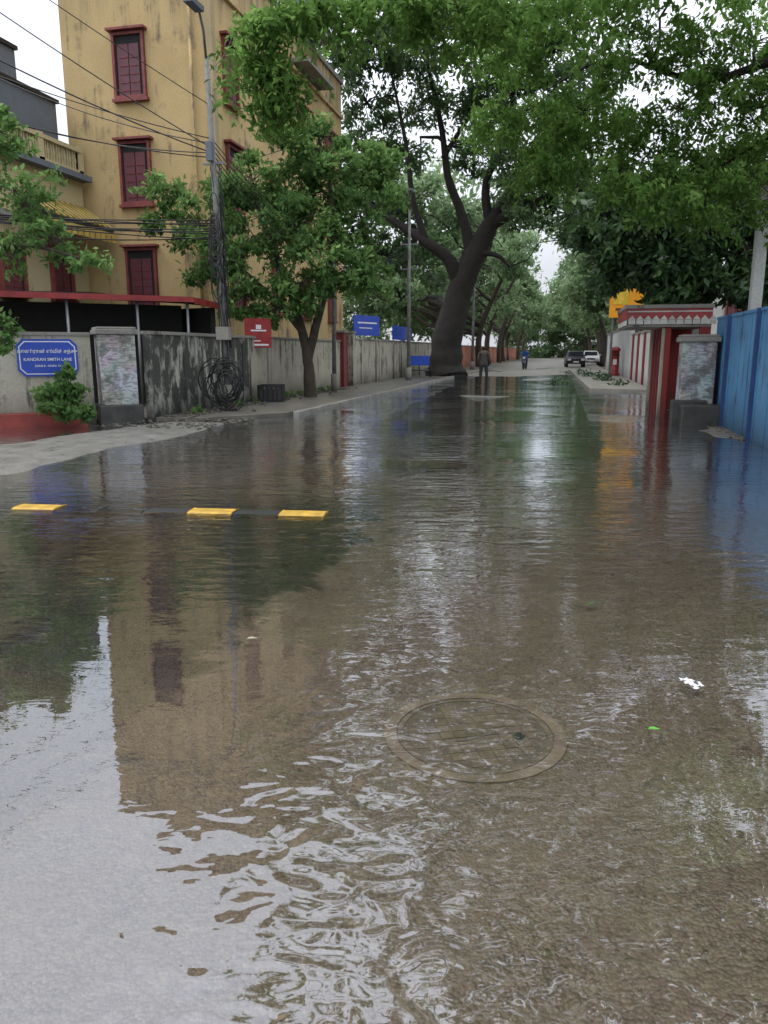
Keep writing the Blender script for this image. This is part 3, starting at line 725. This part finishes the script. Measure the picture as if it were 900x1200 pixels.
tree('roadside_tree',[
 (L((-8.8,14.5,-.1),(-8.7,14.4,2),(-8.2,14.3,3.8),(-7.2,14.2,4.6),(-6.2,14,5.0)),[.16,.13,.09,.05,.02]),
 (L((-8.7,14.4,2),(-7.6,14.2,2.9),(-6.4,14,3.3),(-5.2,14,3.05)),[.08,.06,.04,.015])],
 B([(-6.5,14,5.1,.6,.7),(-6.2,14,4.1,.7,.7),(-5.8,14,3.4,.6,.6),(-5.1,14,3.0,.35,.28),(-6.4,14,3.1,.5,.4),(-7.2,14,4.6,.9),(-7.8,14.3,5.4,1.0),(-7.6,14,3.4,.7),(-6.6,13.8,1.95,.28,.2),(-6.75,13.8,1.6,.25,.2)]),
 800,.13,LEAF_MID,MAT['bark'],sub=16,twigr=.008,wid=.5,tight=.75)
P,S,C=crown_points(B([(-6.35,15.4,.75,.40),(-6.15,15.2,.45,.35),(-6.6,15.3,.5,.35),(-6.3,15.3,1.1,.22,.4),(-5.9,15.1,.3,.2,.5)]),600,.1,12,tight=.8)
leafmesh('shrub',P,.12,S*.8,LEAF_MID,None,droop=-.2,wid=.5)
def bigb():
    out=[]
    for (px,py,d,r,*q) in [(440,50,44,2.2),(490,60,46,2.2,.8),(545,45,44,2.4),(600,40,44,2.6),(400,70,46,1.7,.5),(430,120,46,1.9,.6),(490,130,48,2.0,.6),(545,120,46,2.2,.8),(600,105,44,2.6),(650,90,44,2.6),(430,185,47,1.9,.8),(475,180,49,1.8,.6),(560,180,48,1.8,.6),(610,175,43,2.1,.9),(650,170,42,2.4),(690,150,42,2.4),(630,235,42,2.0),(675,230,42,2.2),(440,240,47,1.8),(480,255,49,1.4,.5),(455,300,48,1.6),(500,290,52,1.4,.7),(470,350,52,1.6),(520,20,40,2.6),(460,0,40,2.4),(600,-30,40,3),(520,-60,42,3),(430,-60,42,3),(680,30,42,3),(380,-30,44,1.8,.5),(690,275,46,1.8)]:
        u=(px-450)/900; v=(py-600)/900; cp,sp=.9787,.2055
        ee=(-sp-v*cp)/(cp-v*sp); z=1.5+ee*d
        out.append((*sv(u*d*(cp-ee*sp),d,z),r,*q))
    return out
tree('rain_tree',[
 (L((3.6,45.3,-.15),(3.58,45.3,.6),(3.7,45.3,2.4),(4.2,45.3,4.4),(4.9,45,6.4),(5.9,45,8.3),(7.0,45,10),(8,44.5,12),(9,44,14)),[1.3,.98,.84,.74,.62,.5,.36,.24,.12]),
 (L((4.3,45.3,4.8),(3.7,45,6.4),(2.4,45,7.4),(.9,45.5,8.4),(-1.2,46,9.8),(-2.8,46,11.5)),[.46,.36,.27,.21,.15,.07]),
 (L((4.9,45,6.4),(4.5,45.5,8.6),(3.6,46,11),(3.2,46,13.5),(2.2,45,17)),[.38,.28,.22,.16,.07]),
 (L((5.9,45,8.3),(7.2,44,8.9),(8.8,43,9.4),(11,42,9.6),(12.5,42,10)),[.34,.27,.2,.14,.06]),
 (L((5.9,45,8.3),(5.6,45,10.5),(6.6,44.5,13),(6.9,44,16.5)),[.3,.22,.16,.07]),
 (L((2.4,45,7.4),(1.6,45,9.6),(1.2,45,12.5),(0.4,45,16)),[.2,.16,.11,.05]),
 (L((4.4,45,6.8),(6.1,44.4,6.7),(6.9,44,6.0)),[.2,.14,.06]),
 (L((3.3,46,12),(4.6,46,14),(6,45,15.5)),[.15,.11,.05])],
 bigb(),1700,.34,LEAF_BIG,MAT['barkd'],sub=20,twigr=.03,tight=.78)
near=[(2.4,16,7.05,.8),(3.2,15,7.2,.8),(4.1,16,7.0,.9),(5.0,16,7.3,.9),(6.0,16,7.0,.9),(7.0,16,7.2,1),(2.8,17,6.2,.8),(3.8,16,6.0,.8),(4.8,17,5.9,.8),(5.8,16,6.0,.9),(7.0,16,6.0,1),(3.4,16,5.1,.6,.6),(4.5,16,4.9,.7,.8),(5.7,16,4.8,.7),(6.9,16,4.8,.9),(2.2,16,5.8,.55,.5),(6.3,15.5,6.5,.9),(7.8,16,5.4,1),(3.6,17,5.6,.7,.8),(5.2,17,5.3,.8),(2.9,15.5,4.9,.4,.3),(4.9,15.5,4.3,.45,.4),(6.1,15.5,4.2,.5,.5),(7.4,15.5,4.3,.6,.6),(7.6,16,6.8,.9),(6.6,17,5.4,.8),
 (-1.8,12,5.95,.33,.3),(-1.3,12,6.1,.33,.3),(-1.5,12,5.4,.28,.2),(-1.85,12,5.5,.24,.16),(-.9,12,6.2,.35,.26),(-1.65,12,5.0,.2,.1),(.3,12.3,6.35,.4,.3),(1.1,12.5,6.35,.45,.45),(1.8,13,6.5,.55,.6),(-.3,12.2,6.4,.35,.22),
 (1,14,8.9,.9,.7),(2,14.5,8.2,.9),(1.6,12,7.8,.7,.7),(3.5,15,8.4,1.0,.8),(5.5,15,8.5,1.1,.8),(3,12.5,8.2,1.0,.8),(5,12.5,8.4,1.1,.8),(6.8,12.5,8.6,1.1,.8),
 (-2.0,17,10.0,.9,.6),(-1.4,18,10.6,1.0,.7),(-.5,13,9.5,.7,.5)]
tree('overhanging_tree',[
 (L((9.0,10.2,-.1),(8.9,10.3,2),(8.6,10.6,4.5),(6.2,12,7.7),(3.2,13,8.7),(.2,13.4,8.5),(-1.2,12.6,7.3),(-1.55,12.1,6.0)),[.42,.36,.30,.2,.13,.08,.035,.010]),
 (L((8.6,10.6,4.5),(7.8,14.4,6.6),(6.2,16.2,6.6),(4.6,16.8,7.2),(3.2,16.4,6.5)),[.18,.10,.06,.035,.012]),
 (L((.2,13.4,8.5),(-1.0,15.5,9.3),(-2,17,10)),[.07,.04,.02]),
 (L((7.8,14.4,6.6),(7.3,16,5.5),(6.5,16.5,5.0)),[.07,.045,.015]),
 (L((3.2,13,8.7),(2.0,12.6,7.4),(.8,12.3,6.7)),[.06,.04,.012])],
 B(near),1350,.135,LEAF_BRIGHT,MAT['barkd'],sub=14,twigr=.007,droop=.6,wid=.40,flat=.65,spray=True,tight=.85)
# second big roadside tree whose crown closes over the road in front of the photographer
ov=[]
rr=random.Random(11)
for el,D0 in ((29,22),(33,15.5),(38,10.8),(43,8.8),(48,7.6),(54,7.0)):
    for ra in (-.13,-.02,.09,.2,.31,.42,.53,.64):
        if ra<.15 and rr.random()<(.5 if ra<-.1 else .42): continue
        D=D0*rr.uniform(.97,1.06); z=D*math.tan(math.radians(el+rr.uniform(-1,1.5)))-1.5
        r=.07*D+.22; dense=ra>.15
        ov.append(((ra+rr.uniform(-.03,.03))*D,D,z,r*(1.0 if dense else .72),(r*r+.2)*(1.0 if dense else .45)))
tree('overhanging_tree.001',[
 (L((7.4,4.6,-.1),(7.3,4.7,2.5),(6.6,5.4,4.5),(5.1,7,6.1),(3.2,8,6.7),(1.2,8.4,6.9),(-.6,8.6,6.6)),[.4,.33,.27,.19,.13,.08,.03]),
 (L((5.1,7,6.1),(5.6,10.5,7.6),(5.0,14.5,8.8),(4.2,21,11)),[.16,.12,.09,.04]),
 (L((5.1,7,6.1),(4.6,7.6,8),(3.2,8,9),(1.4,8,9)),[.13,.09,.06,.03])],
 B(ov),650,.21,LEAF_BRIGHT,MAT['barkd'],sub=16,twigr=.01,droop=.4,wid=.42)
tree('mango_tree',[
 (L((9.6,19.6,-.1),(9.5,19.6,2),(9.2,19.6,3.4),(8,19.8,4.6),(6.2,20,4.9)),[.26,.22,.17,.11,.04]),
 (L((9.2,19.6,3.4),(9.6,19.6,5),(9.2,19.8,6.5)),[.15,.1,.05])],
 B([(5.3,20,4.7,.9,.7),(5.8,20,4.0,.9,.8),(6.8,20,4.2,1.1),(7.8,20,4.6,1.1),(9,20,4.2,1.1),(6.5,20,3.5,.8,.8),(7.5,19.8,3.2,.7,.8),(8.7,19.6,3.2,.8),(9.9,19.5,3.6,1.0),(6.3,20.5,5.4,1.0),(8.3,20.5,5.7,1.1),(9.8,20,5.6,1.1),(8.0,21,3.2,.9),(6.9,21.5,3.9,1.0),(5.6,20,3.3,.5,.35),(6.9,19.6,2.8,.45,.35)]),
 1500,.24,LEAF_DARK,MAT['barkd'],sub=20,twigr=.012,wid=.42,tight=.85)
def far():
    out=[]
    r=random.Random(3)
    for Y0 in range(58,170,9):
        for side in (-1,1):
            xc=-10.5 if side<0 else 6.0
            n=6 if Y0<120 else 5
            for k in range(n):
                x=xc+r.uniform(-3.5,3.5)+(-side)*r.uniform(0,3.2); z=r.uniform(4.5,13.5)+(Y0-58)*.012
                if Y0<75 and -7<x<2.5: z=max(z,9.5)
                out.append((x,Y0+r.uniform(-4,4),z,r.uniform(2.0,3.2)))
    for k in range(46): out.append((-13+k%12*2.1+r.uniform(-.8,.8),165+r.uniform(0,14),1.2+(k//12)*3.4+r.uniform(-.5,.5),2.6,1.5))
    for k in range(16): out.append((r.uniform(-26,-12),r.uniform(52,80),r.uniform(3,9),3.0))
    return out
fl=[]
for Y0 in range(60,170,12):
    for xx in (-8.0,4.2):
        x=xx+random.uniform(-.5,.5); fl.append(([(x,Y0,-.1),(x+random.uniform(-.3,.3),Y0,3),(x+(1.2 if xx<0 else -1.2),Y0,6.5),(x+(2.5 if xx<0 else -2.5),Y0,9)],[.32,.26,.2,.1]))
tree('avenue_trees',fl,far(),750,.6,LEAF_FAR_HAZED,MAT['bark'],sub=14,twigr=.03)
tree('avenue_tree',[([(4.6,52,-.1),(4.5,52,3),(3.8,52,6),(2.5,51,8)],[.35,.28,.2,.1])],
 [(4.5,50,6.5,1.8),(3.2,50,8.2,2.0),(5.5,48,8,2.0),(2.2,52,9.6,1.9),(6,44,7,1.8),(5,40,8.2,1.8),(4.5,36,7.4,1.6),(6.5,32,6.6,1.8),(5.5,29,6.8,1.5)],1500,.30,LEAF_MID,MAT['barkd'],sub=16)

# fallen branches and floating litter
P,S,C=crown_points([(1.9,38,.2,.7),(1.4,44,.2,.8),(.9,50,.2,.7,.6),(-.2,36,.1,.5,.3),(2.2,33,.2,.4,.3)],260,.12,10,.2)
P[:,2]=np.clip(P[:,2],.05,.36); leafmesh('fallen_branches',P,.16,S*.4,LEAF_DARK,None)
n=170; fx=rng.uniform(-5,2.8,n); fy=rng.uniform(1.2,16,n)
me=bpy.data.meshes.new('floating_leaves'); vs=[];fs=[]
for (x,y) in zip(fx,fy):
    a=random.uniform(0,6.28); l=random.uniform(.005,.022); b=len(vs); c_,s_=math.cos(a),math.sin(a)
    for (p_,q_,h_) in ((-l,0,0),(0,l*.45,.002),(l,0,.003),(0,-l*.45,.002)): vs.append((x+p_*c_-q_*s_,y+p_*s_+q_*c_,.002+h_))
    fs.append((b,b+1,b+2,b+3))
me.from_pydata(vs,[],fs); me.materials.append(simple('dead_leaf',(.12,.085,.04),.5,.6,3)); link(bpy.data.objects.new('floating_leaves',me))
def leaf1(name,x,y,l,a,col):
    m=MB(); mt=simple(name+'_mat',col,.4,.15,30); pts=[(-1,0),(-.5,.38),(.1,.45),(.6,.25),(1.1,0),(.6,-.25),(.1,-.45),(-.5,-.38)]
    m.v=[(0,0,.001)]+[(p[0]*l,p[1]*l,.006 if abs(p[1])>.3 else .002) for p in pts]; k=m.mat(mt)
    for i in range(8): m.f.append((0,1+i,1+(i+1)%8)); m.mi.append(k); m.sm.append(True)
    return m.obj(name,loc=(x,y,.003),rotz=a)
leaf1('green_leaf',.42,3.03,.026,.3,(.10,.38,.04)); leaf1('green_leaf.001',.22,4.6,.04,1.0,(.05,.10,.02)); leaf1('dead_leaf',-1.55,3.6,.03,.5,(.35,.32,.25))
m=MB(); k=m.mat(MAT['signwhite'])
rr=random.Random(5); N=6
for i in range(N+1):
    for j in range(N+1): m.v.append(((i/N-.5)*.07+rr.uniform(-.004,.004),(j/N-.5)*.11+rr.uniform(-.004,.004),.003+rr.uniform(0,.010)))
for i in range(N):
    for j in range(N):
        if rr.random()<.7: a=i*(N+1)+j; m.f.append((a,a+1,a+N+2,a+N+1)); m.mi.append(k); m.sm.append(True)
m.obj('plastic_litter',loc=(.64,3.52,.002),rotz=.4)

# ------------------------------------------------------------------ figures & vehicles
def skinfig(name,J,E,Rd,stops,parent,loc=(0,0,0),rotz=0,zmax=1.7):
    me=bpy.data.meshes.new(name); me.from_pydata(J,E,[]); o=bpy.data.objects.new(name,me); link(o,parent); o.location=loc; o.rotation_euler[2]=rotz
    sk=o.modifiers.new('skin','SKIN'); sk.use_smooth_shade=True
    for i,r in enumerate(Rd):
        rr=r if hasattr(r,'__len__') else (r,r); me.skin_vertices[0].data[i].radius=rr
    me.skin_vertices[0].data[0].use_root=True
    ss=o.modifiers.new('s','SUBSURF'); ss.levels=2; ss.render_levels=2
    g=G(name+'_cloth'); tcn=g.add('ShaderNodeTexCoord').outputs['Object']
    z=g.add('ShaderNodeSeparateXYZ',{'Vector':tcn}).outputs[2]
    c=g.ramp(g.math('DIVIDE',z,zmax),stops,'CONSTANT')
    nn=g.noise(tcn,14,4); c=g.mix(.25,c,g.mix(1,c,nn,'MULTIPLY'))
    me.materials.append(g.done(g.bsdf(c,.8,g.bump(nn,.6,.02)))); return o
e=empty('person',(-3.35,33.4,.01),math.radians(10))
J=[(0,0,.95),(0,0,1.12),(0,-.01,1.32),(0,0,1.43),(0,.01,1.50),(0,.015,1.58),(0,.01,1.67),
   (-.10,0,.90),(-.12,.02,.50),(-.13,0,.10),(-.14,.10,.04),
   (.10,0,.90),(.13,.0,.50),(.14,-.02,.10),(.15,.08,.04),
   (-.19,0,1.39),(-.25,-.02,1.12),(-.24,.10,.88),(-.22,.13,.80),
   (.19,0,1.39),(.26,-.03,1.12),(.23,.12,.92),(.20,.17,.86)]
E=[(0,1),(1,2),(2,3),(3,4),(4,5),(5,6),(0,7),(7,8),(8,9),(9,10),(0,11),(11,12),(12,13),(13,14),(3,15),(15,16),(16,17),(17,18),(3,19),(19,20),(20,21),(21,22)]
R=[(.15,.11),(.15,.10),(.17,.11),(.09,.08),.055,.095,.08,.095,.068,.045,.04,.095,.068,.045,.04,.065,.05,.036,.035,.065,.05,.036,.035]
skinfig('body',J,E,R,[(0,(.05,.035,.025)),(.05,(.025,.025,.03)),(.53,(.07,.06,.05)),(.855,(.12,.07,.05)),(.885,(.012,.01,.009))],e)
e=empty('motorcycle_with_rider',(-3.15,64.5,.02),math.radians(-6))
m=MB()
def wheel(mb,cx,cy,cz,R,wd,mt,n=20,rim=None):
    pts=[(cx,cy+R*math.cos(2*math.pi*i/n),cz+R*math.sin(2*math.pi*i/n)) for i in range(n+1)]; mb.tube(pts,wd,mt,8,False)
    if rim:
        for i in range(6): a=math.pi*i/3; mb.tube([(cx,cy,cz),(cx,cy+R*math.cos(a),cz+R*math.sin(a))],.012,rim,5)
wheel(m,0,-.65,.3,.25,.055,MAT['black'],rim=MAT['metal']); wheel(m,0,.62,.3,.25,.06,MAT['black'],rim=MAT['metal'])
m.tube([(-.09,-.65,.3),(-.09,-.45,.95)],.025,MAT['metal'],8); m.tube([(.09,-.65,.3),(.09,-.45,.95)],.025,MAT['metal'],8)
m.tube([(-.36,-.30,1.05),(-.2,-.42,1.02),(.2,-.42,1.02),(.36,-.30,1.05)],.018,MAT['metal'],8)
m.tube([(0,-.60,.9),(0,-.45,.9),(0,-.4,.9)],[.09,.1,.06],MAT['signwhite'],12)
m.tube([(0,-.45,.75),(0,-.25,.82),(0,.05,.80),(0,.2,.72)],[.06,.15,.15,.08],MAT['signblue'],12)
m.tube([(0,.1,.76),(0,.4,.8),(0,.75,.85)],[.11,.12,.07],MAT['black'],10); m.tube([(0,-.2,.4),(0,.15,.38)],[.15,.15],MAT['metal'],10)
m.tube([(0,-.9,.48),(0,-.65,.62),(0,-.42,.5)],.05,MAT['signblue'],8)
m.tube([(.13,.0,.3),(.14,.8,.38)],[.03,.045],MAT['metal'],8)
for s_ in (-1,1): m.tube([(s_*.3,-.35,1.05),(s_*.36,-.36,1.25)],.01,MAT['metal'],6); m.tube([(s_*.36,-.37,1.27),(s_*.36,-.35,1.27)],.05,MAT['black'],10)
m.obj('motorcycle',e)
J=[(0,.15,.92),(0,.12,1.1),(0,.06,1.28),(0,.04,1.4),(0,.02,1.46),(0,-.01,1.54),(0,-.01,1.63),
   (-.11,.1,.9),(-.2,-.25,.8),(-.16,-.02,.36),(-.17,-.14,.32),(.11,.1,.9),(.2,-.25,.8),(.16,-.02,.36),(.17,-.14,.32),
   (-.19,.04,1.36),(-.33,-.04,1.15),(-.33,-.28,1.07),(.19,.04,1.36),(.33,-.04,1.15),(.33,-.28,1.07)]
E=[(0,1),(1,2),(2,3),(3,4),(4,5),(5,6),(0,7),(7,8),(8,9),(9,10),(0,11),(11,12),(12,13),(13,14),(3,15),(15,16),(16,17),(3,18),(18,19),(19,20)]
R=[(.15,.12),(.15,.11),(.17,.12),(.09,.08),.06,.12,.11,.09,.07,.05,.04,.09,.07,.05,.04,.07,.05,.04,.07,.05,.04]
skinfig('rider',J,E,R,[(0,(.03,.03,.03)),(.2,(.03,.035,.05)),(.55,(.03,.10,.35)),(.86,(.2,.12,.08)),(.93,(.02,.02,.02))],e)
def car(name,x,y,rot,col,z=0):
    e=empty(name,(x,y,z),rot)
    body=MB(); PM=simple(name+'_paint',col,.25,.05)
    prof=[(-1.95,.32),(-2.0,.55),(-1.95,.80),(-1.1,.95),(-.55,1.40),(.0,1.48),(.9,1.45),(1.55,1.05),(1.95,1.0),(2.0,.6),(1.95,.32)]
    n=len(prof); k=body.mat(PM)
    def W(z_,s): 
        return s*(.84 if z_<.97 else .84-(z_-.97)*.42)
    for s in (-1,1):
        for (yy,z_) in prof: body.v.append((W(z_,s),yy,z_))
    body.f.append(tuple(range(n))); body.f.append(tuple(range(n,2*n))[::-1]); body.mi+=[k,k]; body.sm+=[False]*2
    for i in range(n): body.f.append((i,n+i,n+(i+1)%n,(i+1)%n)); body.mi.append(k); body.sm.append(False)
    body.obj('body',e,bevel=.05)
    d=MB()
    def pane(p): d.v+=p; b=len(d.v)-len(p); d.f.append(tuple(range(b,b+len(p)))); d.mi.append(d.mat(MAT['glass'])); d.sm.append(False)
    pane([(-.66,-1.06,1.0),(.66,-1.06,1.0),(.60,-.62,1.375),(-.60,-.62,1.375)])
    pane([(-.62,1.50,1.1),(.62,1.50,1.1),(.58,1.02,1.40),(-.58,1.02,1.40)])
    for s in (-1,1):
        pane([(s*.835,-.85,1.0),(s*.835,1.35,1.05),(s*.70,.9,1.38),(s*.70,-.45,1.38)])
        d.box(s*.45,s*.75,-2.03,-1.96,.6,.76,MAT['signwhite']); d.box(s*.84,s*1.0,-.85,-.7,.98,1.12,PM); d.box(s*.5,s*.75,1.97,2.02,.7,.85,MAT['red'])
        for yy in (-1.25,1.2):
            d.tube([(s*.66,yy,.3),(s*.86,yy,.3)],.31,MAT['black'],20); d.tube([(s*.86,yy,.3),(s*.87,yy,.3)],.18,MAT['metal'],14)
    d.box(-.38,.38,-2.03,-1.98,.6,.74,MAT['black']); d.box(-.25,.25,-2.045,-2.02,.42,.54,MAT['signwhite']); d.box(-.8,.8,-2.04,-1.94,.3,.42,MAT['black'])
    d.obj('windows_wheels_trim',e)
car('parked_car',.9,75,.05,(.03,.035,.045),.03)
car('parked_car.001',2.6,84,.0,(.6,.6,.6),.03)
e=empty('handcart',(-7.6,41.5,.085),.2); m=MB()
m.box(-.5,.5,-.8,.6,.65,.72,MAT['signblue']); 
for (x0,x1,y0,y1) in ((-.5,-.46,-.8,.6),(.46,.5,-.8,.6),(-.46,.46,-.8,-.76),(-.46,.46,.56,.6)): m.box(x0,x1,y0,y1,.72,1.15,MAT['signblue'])
wheel(m,-.56,-.1,.38,.33,.035,MAT['black'],rim=MAT['metal']); wheel(m,.56,-.1,.38,.33,.035,MAT['black'],rim=MAT['metal'])
m.tube([(-.56,-.1,.38),(.56,-.1,.38)],.03,MAT['metal'],6); m.tube([(-.4,.6,.7),(-.35,1.4,.85),(.35,1.4,.85),(.4,.6,.7)],.025,MAT['metal'],6); m.tube([(0,.5,.65),(0,.5,0)],.025,MAT['metal'],6)
m.obj('tray_and_wheels',e)
